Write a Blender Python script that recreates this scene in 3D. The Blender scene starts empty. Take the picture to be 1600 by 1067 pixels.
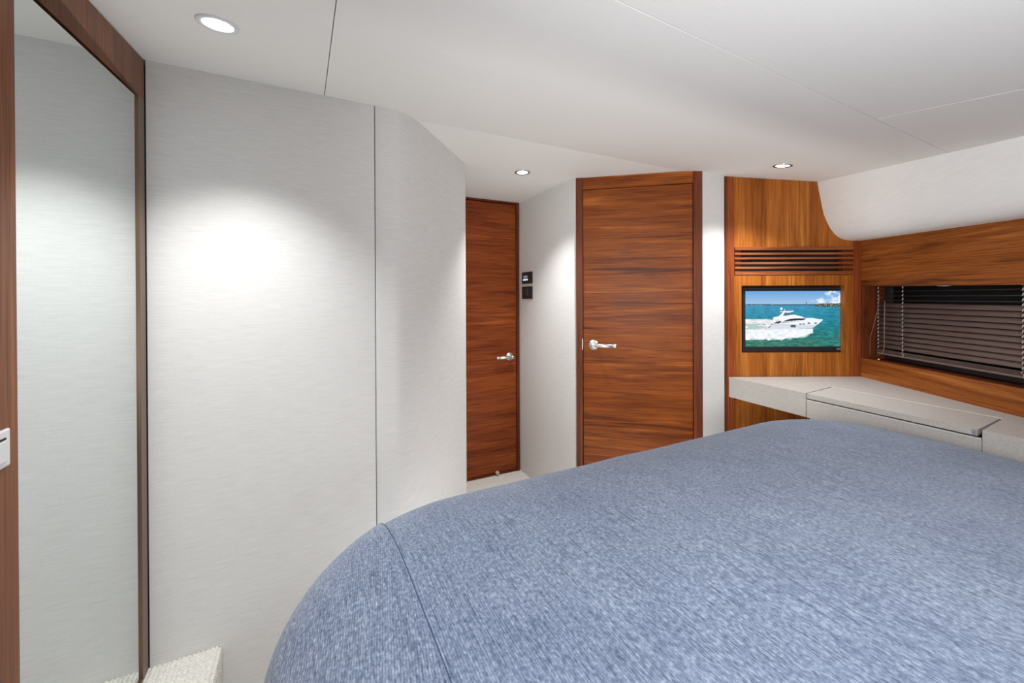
import bpy, bmesh, math, random
from mathutils import Vector, Matrix, noise
random.seed(4)
sc = bpy.context.scene
COL = sc.collection
EZ = 1.261                      # eye height above the cabin sole

# ------------------------------------------------------------------ camera, exposure
F, CX, CY, ROLL, PITCH = 636.0, 800.0, 467.7, .0036, .0043
cam = bpy.data.objects.new('camera', bpy.data.cameras.new('camera'))
COL.objects.link(cam)
cam.data.sensor_width = 36
cam.data.lens = F / 1600 * 36
cam.data.shift_y = -(533.5 - CY) / 1600
cam.data.clip_start = .02
cam.location = (0, 0, EZ)
cam.matrix_world = Matrix.Translation((0, 0, EZ)) @ Matrix.Rotation(math.pi/2 - PITCH, 4, 'X') @ Matrix.Rotation(-ROLL, 4, 'Z')
sc.camera = cam
sc.view_settings.view_transform = 'Standard'
sc.view_settings.look = 'None'
sc.view_settings.gamma = 1
sc.view_settings.exposure = 1.30
sc.view_settings.use_curve_mapping = False
w = bpy.data.worlds.new('world'); sc.world = w; w.use_nodes = True
w.node_tree.nodes['Background'].inputs[0].default_value = (.004, .004, .004, 1)
w.node_tree.nodes['Background'].inputs[1].default_value = .3

LAMP_W = 32.0                   # watts of each downlight in view
BACK_W = 9.0                   # downlights added out of view over the bed
SOFT_W = 62.0                   # added soft fill from the port corner at the head of the bed

# ship axes: A runs fore and aft, B athwart
n_ = math.hypot(.4494, .8933)
A = Vector((-.4494/n_, .8933/n_, 0)); B = Vector((.8933/n_, .4494/n_, 0))
def UW(u, w_): return B*u + A*w_
W0, H0, SL = 1.575, .690, .138
def hc(x, y):                   # underside of the headlining at a plan point
    w_ = A.x*x + A.y*y
    return EZ + H0 - SL*max(0, W0 - w_)

sl_ = bpy.data.lights.new('soft_fill', 'SPOT'); sl_.spot_size = math.radians(88); sl_.spot_blend = 1; sl_.shadow_soft_size = .22; sl_.energy = SOFT_W; sl_.color = (.96, .985, 1)
so_ = bpy.data.objects.new('soft_fill', sl_); COL.objects.link(so_)  # added fill behind the camera, aimed at the television corner
so_.location = UW(-.12, -.60) + Vector((0, 0, EZ-.02))
so_.rotation_euler = (UW(2.0, 1.2) - UW(-.12, -.6) + Vector((0, 0, .75))).to_track_quat('-Z', 'Y').to_euler()

up_ = bpy.data.lights.new('upward_fill', 'AREA'); up_.shape = 'RECTANGLE'; up_.size = .7; up_.size_y = .7; up_.energy = 2.8; up_.color = (.955, .985, 1)
uo_ = bpy.data.objects.new('upward_fill', up_); COL.objects.link(uo_)  # added fill shining up at the ceiling, no lamp stands here
uo_.location = UW(.22, -.36) + Vector((0, 0, EZ-.36))
uo_.rotation_euler = Vector((A.x*.6, A.y*.6, 1)).to_track_quat('-Z', 'Y').to_euler()

fl2 = bpy.data.lights.new('aisle_fill', 'AREA'); fl2.shape = 'RECTANGLE'; fl2.size = 1.5; fl2.size_y = .10; fl2.energy = 2.7; fl2.color = (1, .985, .955)
fo2 = bpy.data.objects.new('aisle_fill', fl2); COL.objects.link(fo2)       # added fill hidden behind the bed foot, lifts ceiling and passage
fo2.location = UW(1.12, 1.22) + Vector((0, 0, .03)); fo2.rotation_euler = (math.pi, 0, math.atan2(B.y, B.x))

# ------------------------------------------------------------------ materials
def mat(name, col=(.8,.8,.8), rough=.5, metal=0, spec=.5, coat=0, emit=None, es=1):
    m = bpy.data.materials.new(name); m.use_nodes = True
    b = m.node_tree.nodes['Principled BSDF']
    b.inputs['Base Color'].default_value = (*col, 1)
    b.inputs['Roughness'].default_value = rough
    b.inputs['Metallic'].default_value = metal
    b.inputs['Specular IOR Level'].default_value = spec
    b.inputs['Coat Weight'].default_value = coat
    if emit:
        b.inputs['Emission Color'].default_value = (*emit, 1)
        b.inputs['Emission Strength'].default_value = es
    return m
def nd(m, t, **k):
    n = m.node_tree.nodes.new(t)
    for a, v in k.items(): setattr(n, a, v)
    return n
def ln(m, a, b): m.node_tree.links.new(a, b)
def coords(m, scale=(1,1,1), rot=(0,0,0), loc=(0,0,0)):
    tc = nd(m, 'ShaderNodeTexCoord'); mp = nd(m, 'ShaderNodeMapping')
    mp.inputs['Scale'].default_value = scale; mp.inputs['Rotation'].default_value = rot
    mp.inputs['Location'].default_value = loc
    ln(m, tc.outputs['Object'], mp.inputs['Vector']); return mp.outputs[0]
def noise_t(m, vec, scale=5, detail=3, rough=.5, dist=0):
    n = nd(m, 'ShaderNodeTexNoise'); n.inputs['Scale'].default_value = scale
    n.inputs['Detail'].default_value = detail; n.inputs['Roughness'].default_value = rough
    n.inputs['Distortion'].default_value = dist
    ln(m, vec, n.inputs['Vector']); return n.outputs['Fac']
def ramp(m, fac, stops):
    r = nd(m, 'ShaderNodeValToRGB'); e = r.color_ramp.elements
    while len(e) < len(stops): e.new(.5)
    for i, (p, c) in enumerate(stops):
        e[i].position = p; e[i].color = (*c, 1)
    ln(m, fac, r.inputs[0]); return r.outputs[0]
def mixc(m, fac, a, b, mode='MIX'):
    x = nd(m, 'ShaderNodeMix', data_type='RGBA', blend_type=mode)
    if isinstance(fac, float): x.inputs[0].default_value = fac
    else: ln(m, fac, x.inputs[0])
    for v, i in ((a, 6), (b, 7)):
        if isinstance(v, tuple): x.inputs[i].default_value = (*v, 1)
        else: ln(m, v, x.inputs[i])
    return x.outputs[2]
def bump(m, h, strength=.2, dist=.002):
    b = nd(m, 'ShaderNodeBump'); b.inputs['Strength'].default_value = strength
    b.inputs['Distance'].default_value = dist
    ln(m, h, b.inputs['Height']); ln(m, b.outputs[0], m.node_tree.nodes['Principled BSDF'].inputs['Normal'])
def base(m, c): ln(m, c, m.node_tree.nodes['Principled BSDF'].inputs['Base Color'])
def s2l(*c): return tuple(((v/255)/12.92 if v/255 <= .04045 else ((v/255+.055)/1.055)**2.4) for v in c)

def wood(name, axis='X', dark=(104,50,24), mid=(150,80,38), light=(184,108,56), rough=.42, seed=0., fig=1.0):
    m = mat(name, rough=rough, spec=.17)
    st = {'X': (.75, 4.0, 19.0), 'Z': (17.0, 4.0, .7)}[axis]
    v = coords(m, tuple(s*fig for s in st), loc=(seed, seed*.7, seed*1.3))
    big = noise_t(m, v, 1.6, 4, .58, 1.1)
    fs = {'X': (3.0, 10.0, 120.0), 'Z': (140.0, 10.0, 2.5)}[axis]
    v2 = coords(m, fs, loc=(seed, 0, seed))
    fine = noise_t(m, v2, 1.5, 4, .65, .3)
    c1 = ramp(m, big, [(.30, s2l(*dark)), (.44, s2l(*mid)), (.55, s2l(*mid)), (.70, s2l(*light))])
    c2 = ramp(m, fine, [(.34, s2l(150,128,112)), (.5, s2l(232,226,220)), (.62, (1,1,1))])
    c = mixc(m, .7, c1, c2, 'MULTIPLY')
    v3 = coords(m, tuple(q*fig for q in {'X': (.5, 2, 5.5), 'Z': (5.0, 2, .4)}[axis]), loc=(seed*2, 0, seed))
    c = mixc(m, .6, c, ramp(m, noise_t(m, v3, 1.5, 3, .5, 1.6), [(.36, s2l(196,178,160)), (.5, s2l(236,230,224)), (.6, (1,1,1))]), 'MULTIPLY')
    base(m, c); bump(m, fine, .06, .0006); return m
def linen(name, col, axis='Z', amt=.6, rough=.9):
    m = mat(name, rough=rough, spec=.2)
    v = coords(m, {'Z': (14, 14, 330), 'Y': (14, 330, 14)}[axis])
    a = noise_t(m, v, 1.0, 3, .6)
    v2 = coords(m, {'Z': (300, 300, 60), 'Y': (300, 60, 300)}[axis])
    b = noise_t(m, v2, 1.0, 2, .5)
    lo = tuple(c*(1-.17*amt) for c in col); hi = tuple(min(1, c*(1+.08*amt)) for c in col)
    c1 = ramp(m, a, [(.3, lo), (.7, hi)])
    c2 = ramp(m, b, [(.35, (.92,.92,.92)), (.65, (1,1,1))])
    base(m, mixc(m, .6*amt, c1, c2, 'MULTIPLY'))
    bump(m, a, .25*amt, .0008); return m

M = {}
M['wall'] = linen('linen_wall_cloth', (.75,.738,.715), 'Z', .5)
M['ceil'] = linen('headlining_cloth', (.86,.845,.81), 'Y', .13)
M['cove'] = linen('cove_cloth', (.86,.855,.835), 'Y', .2)
M['wood_door'] = wood('walnut_horizontal', 'X', (98,46,16), (148,78,26), (182,106,40))
M['wood_door_far'] = wood('walnut_horizontal_far', 'X', (108,48,22), (152,76,34), (184,100,50), seed=3.1)
M['wood_v'] = wood('walnut_vertical', 'Z', (140,76,30), (182,108,44), (214,142,68), seed=5.)
M['wood_hull'] = wood('walnut_hull', 'X', (108,58,26), (164,96,44), (204,130,66), seed=7.7, fig=.8)
M['wood_frame'] = wood('walnut_frame', 'Z', (88,42,22), (116,60,34), (136,74,44), seed=2.2)
M['wood_stile'] = wood('walnut_stile', 'Z', (132,64,34), (158,82,44), (176,98,54), seed=4.2)
M['wood_near'] = wood('walnut_wardrobe', 'Z', (100,58,32), (138,84,48), (160,102,60), seed=9.2, rough=.28)
M['slat_wood'] = wood('walnut_slat', 'X', (150,84,50), (170,100,62), (186,116,74), seed=1.4)
M['black'] = mat('black_gap', (.012,.009,.008), .8)
M['bronze'] = mat('bronze_trim', s2l(120,98,80), .35, .6)
M['mirror'] = mat('mirror_silver', (.80,.845,.835), .012, 1)
M['chrome'] = mat('satin_chrome', (.88,.87,.86), .34, 1)
M['bezel'] = mat('polished_bezel', (.55,.55,.55), .12, 1)
M['bezel_white'] = mat('white_bezel', (.72,.72,.72), .35)
M['plastic'] = mat('black_plastic', (.022,.023,.026), .28)
M['plastic2'] = mat('charcoal_plastic', (.05,.05,.052), .4)
M['lcd'] = mat('lcd', (.07,.10,.15), .2, emit=(.12,.17,.27), es=.4)
M['lcdtxt'] = mat('lcd_lit', (.6,.75,.8), .3, emit=(.55,.72,.75), es=.45)
M['white_plastic'] = mat('white_plastic', (.75,.75,.76), .35)
M['led'] = mat('led_diffuser', (1,1,1), .5, emit=(1,1,.98), es=7)
M['cord_white'] = mat('pale_thread', (.55,.50,.43), .8)
M['cord_dark'] = mat('dark_thread', (.03,.025,.025), .8)
M['cord_grey'] = mat('grey_cord', (.25,.22,.19), .6)
M['night'] = mat('dark_glass', (.004,.004,.004), .5, spec=.15)
M['stopper'] = mat('rubber_stop', s2l(205,170,150), .4)

m = M['slat'] = mat('brown_blind_slat', s2l(104,86,80), .42)
base(m, ramp(m, noise_t(m, coords(m, (3, 60, 60)), 2, 3), [(.3, s2l(116,96,90)), (.7, s2l(136,116,109))]))

m = M['leather'] = mat('pale_leather', rough=.5, spec=.4)
v = coords(m, (160, 160, 160))
nn = noise_t(m, v, 1.0, 3, .6)
base(m, ramp(m, nn, [(.3, s2l(180,175,168)), (.7, s2l(198,193,187))])); bump(m, nn, .1, .0006)
m = M['leather_trim'] = mat('pale_edge_piping', s2l(214,208,200), .45)

m = M['carpet'] = mat('cream_carpet', rough=.95, spec=.1)
v = coords(m, (230, 120, 230)); nn = noise_t(m, v, 1.0, 3, .6)
wv = nd(m, 'ShaderNodeTexWave', wave_type='BANDS', bands_direction='X')
wv.inputs['Scale'].default_value = 32; wv.inputs['Distortion'].default_value = 1.4; wv.inputs['Detail'].default_value = 2
ln(m, coords(m), wv.inputs['Vector'])
mm = nd(m, 'ShaderNodeMath', operation='ADD'); ln(m, nn, mm.inputs[0]); ln(m, wv.outputs['Fac'], mm.inputs[1])
base(m, ramp(m, nn, [(.3, s2l(206,202,192)), (.5, s2l(234,231,223)), (.75, s2l(248,246,240))]))
bump(m, mm.outputs[0], .5, .003)

def denim(name, rot=0.0):
    m = mat(name, rough=.85, spec=.15)
    b = m.node_tree.nodes['Principled BSDF']
    b.inputs['Sheen Weight'].default_value = .25; b.inputs['Sheen Roughness'].default_value = .5
    v = coords(m, (1,1,1), (0,0,rot))
    wv = nd(m, 'ShaderNodeTexWave', wave_type='BANDS', bands_direction='X')
    wv.inputs['Scale'].default_value = 84; wv.inputs['Distortion'].default_value = 1.0
    wv.inputs['Detail'].default_value = 2; wv.inputs['Detail Scale'].default_value = 2.5
    ln(m, v, wv.inputs['Vector'])
    mot = noise_t(m, coords(m, (230, 130, 150), (0,0,rot)), 1.0, 3, .65)
    slub = noise_t(m, coords(m, (380, 11, 150), (0,0,rot)), 1.0, 3, .6)
    big = noise_t(m, coords(m, (7, 7, 7)), 1.0, 2, .5)
    c = ramp(m, mot, [(.26, s2l(84,96,118)), (.5, s2l(132,146,168)), (.74, s2l(182,192,206))])
    c = mixc(m, .38, c, ramp(m, wv.outputs['Fac'], [(.1, s2l(150,158,176)), (.6, s2l(240,242,246))]), 'MULTIPLY')
    c = mixc(m, .75, c, ramp(m, slub, [(.30, s2l(150,156,172)), (.5, s2l(238,240,245)), (.7, (1,1,1))]), 'MULTIPLY')
    c = mixc(m, .35, c, ramp(m, big, [(.35, s2l(208,214,228)), (.65, (1,1,1))]), 'MULTIPLY')
    base(m, c)
    ad = nd(m, 'ShaderNodeMath', operation='ADD'); ln(m, wv.outputs['Fac'], ad.inputs[0]); ln(m, mot, ad.inputs[1])
    bump(m, ad.outputs[0], .35, .0012); return m
M['denim'] = denim('chambray_weave'); M['denim2'] = denim('chambray_border', .16)
M['seam'] = mat('navy_seam_shade', s2l(70,84,116), .9, spec=.1)  # navy tone stands in for shade along the border edge
M['mattress'] = linen('mattress_ticking', (.7,.7,.68))

# ------------------------------------------------------------------ building helpers
class Frame:                    # an upright plane: x along it (to the right), y away from the room, z up
    def __init__(s, o, d):
        s.o = Vector((o[0], o[1], 0)); s.d = Vector((d[0], d[1], 0)).normalized()
        s.n = Vector((-s.d.y, s.d.x, 0)); s.rz = math.atan2(s.d.y, s.d.x)
    def w(s, x, y, z=0): return s.o + s.d*x + s.n*y + Vector((0,0,z))
    def px(s, px, py, y=0.0):   # local x and z where the sight line of a pixel meets the plane
        a = ray(px, py); o = s.o + s.n*y
        t = o.dot(s.n) / a.dot(s.n); p = a*t
        return (p - o).dot(s.d), p.z + EZ
    def top(s, x, y=0.0):
        p = s.w(x, y); return hc(p.x, p.y)
def ray(px, py):
    a = (px-CX)/F; b = (CY-py)/F
    a2 = a + ROLL*b; b2 = b - ROLL*a
    return Vector((a2, math.cos(PITCH)+b2*math.sin(PITCH), b2*math.cos(PITCH)-math.sin(PITCH)))
def atz(px, py, z):
    a = ray(px, py); t = (z-EZ)/a.z; return a*t + Vector((0,0,EZ))

def root(name, fr=None, loc=None, rz=None):
    o = bpy.data.objects.new(name, None); COL.objects.link(o); o.empty_display_size = .05
    if fr: o.location = fr.o; o.rotation_euler.z = fr.rz
    if loc is not None: o.location = loc
    if rz is not None: o.rotation_euler.z = rz
    return o
def obj(name, bm, m, parent=None, smooth=False):
    me = bpy.data.meshes.new(name); bmesh.ops.recalc_face_normals(bm, faces=bm.faces[:]); bm.to_mesh(me); bm.free()
    for mm_ in (m if isinstance(m, (list, tuple)) else [m]): me.materials.append(mm_)
    if smooth:
        for p in me.polygons: p.use_smooth = True
    o = bpy.data.objects.new(name, me); COL.objects.link(o)
    if parent: o.parent = parent
    return o
def tag(o, label=None, cat=None, group=None, kind=None):
    if label: o['label'] = label
    if cat: o['category'] = cat
    if group: o['group'] = group
    if kind: o['kind'] = kind
    return o
def box(bm, x0, x1, y0, y1, z0, z1, bev=0, seg=2):
    vs = [bm.verts.new((x, y, z)) for x in (x0, x1) for y in (y0, y1) for z in (z0, z1)]
    fs = [bm.faces.new([vs[i] for i in f]) for f in ((0,1,3,2),(4,6,7,5),(0,4,5,1),(2,3,7,6),(0,2,6,4),(1,5,7,3))]
    if bev:
        es = list({e for f in fs for e in f.edges})
        bmesh.ops.bevel(bm, geom=es, offset=bev, segments=seg, affect='EDGES', profile=.5)
def Box(name, x0, x1, y0, y1, z0, z1, m, parent, bev=.0015, seg=2, smooth=False):
    bm = bmesh.new(); box(bm, x0, x1, y0, y1, z0, z1, bev, seg); return obj(name, bm, m, parent, smooth)
def prism(bm, pts, z0, z1):      # pts: plan polygon; z0/z1 numbers or functions of (x,y)
    g = lambda z, p: z(p[0], p[1]) if callable(z) else z
    lo = [bm.verts.new((p[0], p[1], g(z0, p))) for p in pts]; hi = [bm.verts.new((p[0], p[1], g(z1, p))) for p in pts]
    bm.faces.new(lo[::-1]); bm.faces.new(hi); n = len(pts)
    for i in range(n): bm.faces.new((lo[i], lo[(i+1)%n], hi[(i+1)%n], hi[i]))
def poly_y(bm, pts, y0, y1):     # pts (x,z) outline, extruded along y
    a = [bm.verts.new((x, y0, z)) for x, z in pts]; b = [bm.verts.new((x, y1, z)) for x, z in pts]
    bm.faces.new(a); bm.faces.new(b[::-1]); n = len(pts)
    for i in range(n): bm.faces.new((a[i], a[(i+1)%n], b[(i+1)%n], b[i]))
def bevel_all(bm, off, seg=2, ang=.4):
    es = [e for e in bm.edges if len(e.link_faces) == 2 and e.calc_face_angle(0) > ang]
    bmesh.ops.bevel(bm, geom=es, offset=off, segments=seg, affect='EDGES', profile=.5)
def cyl(bm, r, d0, d1, axis='Y', c=(0,0,0), n=32, r2=None):
    r2 = r if r2 is None else r2
    def P(a, rr, d):
        u, v = rr*math.cos(a), rr*math.sin(a)
        q = {'X': (d, u, v), 'Y': (u, d, v), 'Z': (u, v, d)}[axis]
        return (q[0]+c[0], q[1]+c[1], q[2]+c[2])
    a = [bm.verts.new(P(2*math.pi*i/n, r, d0)) for i in range(n)]; b = [bm.verts.new(P(2*math.pi*i/n, r2, d1)) for i in range(n)]
    bm.faces.new(a[::-1]); bm.faces.new(b)
    for i in range(n): bm.faces.new((a[i], a[(i+1)%n], b[(i+1)%n], b[i]))
def tube(bm, pts, r, n=8):
    pts = [Vector(p) for p in pts]; rings = []
    for i, p in enumerate(pts):
        t = (pts[min(i+1, len(pts)-1)] - pts[max(i-1, 0)]).normalized()
        a = t.cross(Vector((.13,.27,.95))); a = a.normalized() if a.length > 1e-4 else Vector((1,0,0)); b = t.cross(a)
        rings.append([bm.verts.new(p + a*r*math.cos(2*math.pi*k/n) + b*r*math.sin(2*math.pi*k/n)) for k in range(n)])
    for i in range(len(rings)-1):
        for k in range(n): bm.faces.new((rings[i][k], rings[i][(k+1)%n], rings[i+1][(k+1)%n], rings[i+1][k]))
    bm.faces.new(rings[0][::-1]); bm.faces.new(rings[-1])
def arc(cx, cy, r, a0, a1, n):
    return [(cx + r*math.cos(a0+(a1-a0)*i/n), cy + r*math.sin(a0+(a1-a0)*i/n)) for i in range(n+1)]

# frames of the surfaces around the cabin
FW = Frame(UW(-.410, 1.505)[:2], A)                    # mirrored wardrobe, port side
FB = Frame(UW(-.410, 1.505)[:2], B)                    # padded bulkhead facing the bed
FD1 = Frame(UW(.80, 2.624)[:2], B)                     # narrow door at the end of the passage
FC = Frame((.0545, 2.9755), -A)                        # passage wall with the switches
FD2 = Frame((.374, 2.364), (.9742, -.2258))            # wide door
FS = Frame((1.034, 2.211), (.1705, .096))              # slim padded strip
FT = Frame((1.2045, 2.305), (1, 0))                    # panel with the television
FH = Frame((1.975, 2.305), (-.09, -.996))              # hull side with the window

# ================================================================== STRUCTURE
# floor
bm = bmesh.new(); prism(bm, [(-1.6,-1.6),(2.3,-1.6),(2.3,3.3),(-1.6,3.3)], -.05, 0)
tag(obj('floor', bm, M['carpet']), kind='structure')

# ceiling: a backing with upholstered panels butted under it
rc = root('ceiling'); rc.rotation_euler.z = math.atan2(B.y, B.x); tag(rc, kind='structure')
def hl(u, w_): return EZ + H0 - SL*max(0, W0 - w_)
def ceil_panel(name, pts, m, dz=.014, up=0.0, bev=.0005):
    bm = bmesh.new(); prism(bm, pts, lambda x, y: hl(x, y)+up, lambda x, y: hl(x, y)+up+dz)
    if bev:
        es = [e for e in bm.edges if len(e.link_faces) == 2 and all(abs(v.co.z - hl(v.co.x, v.co.y) - up) < 1e-4 for v in e.verts)]
        bmesh.ops.bevel(bm, geom=es, offset=bev, segments=2, affect='EDGES', profile=.5)
    return obj(name, bm, m, rc)
g = .0009
ceil_panel('ceiling_panel', [(-1.0,-1.3),(.055-g,-1.3),(.055-g,W0-g),(-1.0,W0-g)], M['ceil'])
ceil_panel('ceiling_panel', [(.055+g,.575+g),(1.612,.635+g),(2.9,.686),(2.9,W0-g),(.055+g,W0-g)], M['ceil'])
ceil_panel('ceiling_panel', [(.055+g,-1.3),(1.604,-1.3),(1.612-g,.635-g),(.055+g,.575-g)], M['ceil'])
ceil_panel('ceiling_panel', [(1.604+2*g,-1.3),(2.9,-1.3),(2.9,.686-2*g),(1.612+g,.635-g)], M['ceil'])
ceil_panel('ceiling_panel', [(-1.0,W0+g),(2.9,W0+g),(2.9,3.2),(-1.0,3.2)], M['ceil'])
bm = bmesh.new()
for pts in ([(-1.0,-1.3),(2.9,-1.3),(2.9,W0),(-1.0,W0)], [(-1.0,W0),(2.9,W0),(2.9,3.2),(-1.0,3.2)]):
    prism(bm, pts, lambda x, y: hl(x, y)+.0141, lambda x, y: hl(x, y)+.05)
obj('ceiling_backing', bm, M['black'], rc)

# port bulkhead with the rounded return into the passage
def wall_ribbon(name, pts, m, parent, z0=0.0, t=.03, inv=None, dz=.001, smooth=True):
    """pts in world plan; t is thickness to the left of travel (away from the room)"""
    P = [Vector((p[0], p[1], 0)) for p in pts]; n = len(P); bm = bmesh.new(); rows = []
    for i, p in enumerate(P):
        t0 = (P[i]-P[i-1]).normalized() if i else None
        t1 = (P[i+1]-P[i]).normalized() if i < n-1 else None
        d = ((t0 or t1) + (t1 or t0)).normalized(); nn_ = Vector((-d.y, d.x, 0)); q = p + nn_*t
        loc = [(p, z0), (p, hc(p.x, p.y)+dz), (q, hc(p.x, p.y)+dz), (q, z0)]
        row = []
        for v_, z in loc:
            wv_ = Vector((v_.x, v_.y, z))
            row.append(bm.verts.new(inv @ wv_ if inv else wv_))
        rows.append(row)
    for i in range(n-1):
        for k in range(4): bm.faces.new((rows[i][k], rows[i][(k+1)%4], rows[i+1][(k+1)%4], rows[i+1][k]))
    bm.faces.new(rows[0][::-1]); bm.faces.new(rows[-1])
    o = obj(name, bm, m, parent, smooth)
    if smooth:
        for p in o.data.polygons: p.use_smooth = abs(p.normal.z) < .3
        mod = o.modifiers.new('edges', 'EDGE_SPLIT'); mod.split_angle = .6
    return o
def inv_of(fr): return (Matrix.Translation(fr.o) @ Matrix.Rotation(fr.rz, 4, 'Z')).inverted()
rw = root('wall_left', FB); tag(rw, kind='structure')
iB = inv_of(FB)
xs = FB.px(585.5, 165)[0]
def bw(x, y=0): p = FB.w(x, y); return (p.x, p.y)
r_ = .006
pan1 = [bw(.002)] + [bw(x) for x in (.2, .4)] + [bw(xs-.0008-r_ + r_*math.sin(a), r_ - r_*math.cos(a)) for a in (0, .5, 1.0, 1.5)]
wall_ribbon('wall_panel', pan1, M['wall'], rw, inv=iB)
# second panel: flat, convex bend, then runs to the passage corner and turns in
kx = Vector((-.372, 1.556, 0)); cr = Vector((-.236, 2.107, 0))
p0 = FB.w(xs+.0008, 0)
path = [bw(xs+.0008+r_ - r_*math.sin(a), r_ - r_*math.cos(a)) for a in (1.5, 1.0, .5, 0)]
bend0 = FB.w(.69, 0)      # on the flat, before the bend
dirr = (cr - kx).normalized(); bend1 = kx + dirr*.12
apex_t = ((bend1 - bend0).cross(dirr).z) / (B.cross(dirr).z); apex = bend0 + B*apex_t
path.append(tuple(((Vector((*path[-1], 0)) + bend0)/2)[:2]))
for i in range(13):
    t = i/12; q = bend0*(1-t)**2 + apex*2*t*(1-t) + bend1*t*t; path.append((q.x, q.y))
for t in (.3, .6, .9): q = bend1.lerp(cr - dirr*.02, t); path.append((q.x, q.y))
c0 = cr - dirr*.022; c1 = cr + A*.022 + dirr*.001
ap = cr + Vector((.002, 0, 0))
for i in range(7):
    t = i/6; q = c0*(1-t)**2 + ap*2*t*(1-t) + c1*t*t; path.append((q.x, q.y))
for w_ in (2.2, 2.4, 2.66): q = UW((c1.dot(B)), w_); path.append((q.x, q.y))
wall_ribbon('wall_panel', path, M['wall'], rw, inv=iB)
bm = bmesh.new(); box(bm, -.03, .60, .031, .05, 0, FB.top(0)-.003); obj('wall_backing', bm, M['black'], rw)

# passage wall, strip wall, walls behind the camera
def flat_wall(name, fr, x0, x1, m, y0=0, t=.03):
    r = root(name, fr); tag(r, kind='structure')
    wall_ribbon('wall_panel', [fr.w(x0, y0)[:2], fr.w((x0+x1)/2, y0)[:2], fr.w(x1, y0)[:2]], m, r, inv=inv_of(fr), t=t); return r
xc = (FD2.o - FC.o).dot(FC.d)
flat_wall('wall_center', FC, -.04, xc-.003, M['wall'])
xS = (FT.o - FS.o).length
flat_wall('wall_strip', FS, .002, xS-.001, M['wall'])
hd = UW(-.42, -1.05)
FA = Frame(UW(1.75, -1.05)[:2], -B)
flat_wall('wall_behind', FA, 0, 2.3, M['wall'])

# ---- door 1 (narrow, end of the passage)
def handle(parent, fr, cx, cz, ex, ez, y, name='door_handle', d=1):
    """rosette centred at local (cx,cz) on face y, lever ending at ex"""
    h = bpy.data.objects.new(name, None); COL.objects.link(h); h.parent = parent; h.location = (cx, y, cz)
    bm = bmesh.new(); cyl(bm, .028, 0, -.008); bevel_all(bm, .002); obj('rosette', bm, M['chrome'], h, True)
    bm = bmesh.new(); s = 1 if ex > cx else -1; L = abs(ex-cx); dzz = ez-cz
    cyl(bm, .0095, -.008, -.045, n=20)
    cyl(bm, .0125, -.036, -.060, n=20); tube(bm, [(0, -.050, 0), (s*(L-.012), -.050, dzz*.95)], .0108, 14)
    obj('lever', bm, M['chrome'], h, True)
    bm = bmesh.new(); cyl(bm, .0118, s*(L-.015), s*L, 'X', (0, -.050, dzz), n=20); bevel_all(bm, .001); obj('lever_tip', bm, M['chrome'], h, True)
    return h
def mark_smooth(o):
    for p in o.data.polygons: p.use_smooth = True
d1 = root('door_1', FD1); tag(d1, kind='structure')
xl, _ = FD1.px(729, 500); xr, _ = FD1.px(811.5, 500); xi, _ = FD1.px(806.5, 500, .006)
top1 = FD1.top(0)
zt = FD1.px(770, 314.8)[1]
zb = FD1.px(731, 753)[1]
Box('door_leaf', -.10, xi-.001, .008, .045, .018, zt-.006, M['wood_door_far'], d1)
Box('door_jamb', xi+.001, xr, 0, .05, 0, top1-.0005, M['wood_frame'], d1)
Box('door_head', -.10, xi, .002, .05, zt, top1-.0005, M['wood_frame'], d1)
Box('threshold', -.10, xi, .004, .05, 0, .014, M['wood_frame'], d1)
Box('door_gap', -.10, xr, .046, .052, 0, top1-.001, M['black'], d1, 0)
hx, hz = FD1.px(796.5, 557); ex, ez = FD1.px(777, 559.5, -.05)
handle(d1, FD1, hx, hz, ex, ez-.002, .008)
sx, sz = FD1.px(777, 738.5)
bm = bmesh.new(); cyl(bm, .014, .008, -.014, c=(sx, 0, sz), n=20, r2=.012); bevel_all(bm, .002)
obj('door_stop', bm, M['stopper'], d1, True)

# ---- door 2 (wide)
d2 = root('door_2', FD2); tag(d2, kind='structure')
x0, _ = FD2.px(900.5, 500); x3, _ = FD2.px(1097.5, 500)
xa, _ = FD2.px(911, 500); xb, _ = FD2.px(1083, 500)
za = FD2.px(911, 297.5)[1]; zb2 = FD2.px(1082, 286)[1]
def Poly(name, pts, y0, y1, m, parent, bev=.0015):
    bm = bmesh.new(); poly_y(bm, pts, y0, y1)
    if bev: bevel_all(bm, bev)
    return obj(name, bm, m, parent)
tp = lambda x, fr=FD2: fr.top(x) - .0005
Poly('door_jamb', [(x0, 0), (xa-.0015, 0), (xa-.0015, tp(xa)), (x0, tp(x0))], -.006, .04, M['wood_frame'], d2)
Poly('door_jamb', [(xb+.0015, 0), (x3, 0), (x3, tp(x3)), (xb+.0015, tp(xb))], -.006, .04, M['wood_frame'], d2)
zh = (za+zb2)/2
Poly('door_head', [(xa, zh+.002), (xb, zh+.002), (xb, tp(xb)), (xa+.33, tp(xa+.33)), (xa, tp(xa))], -.003, .04, M['wood_door'], d2)
Box('door_leaf', xa+.001, xb-.001, 0, .04, .02, zh-.001, M['wood_door'], d2)
Box('door_gap', x0, x3, .041, .046, 0, tp(x3)-.03, M['black'], d2, 0)
hx, hz = FD2.px(927.5, 538.5); ex, ez = FD2.px(963, 540.5, -.05)
handle(d2, FD2, hx, hz, ex, hz+.001, 0)
bm = bmesh.new(); box(bm, xa-.004, xa-.001, -.0068, -.0055, hz-.03, hz+.035); obj('strike_plate', bm, M['chrome'], d2)

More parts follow.
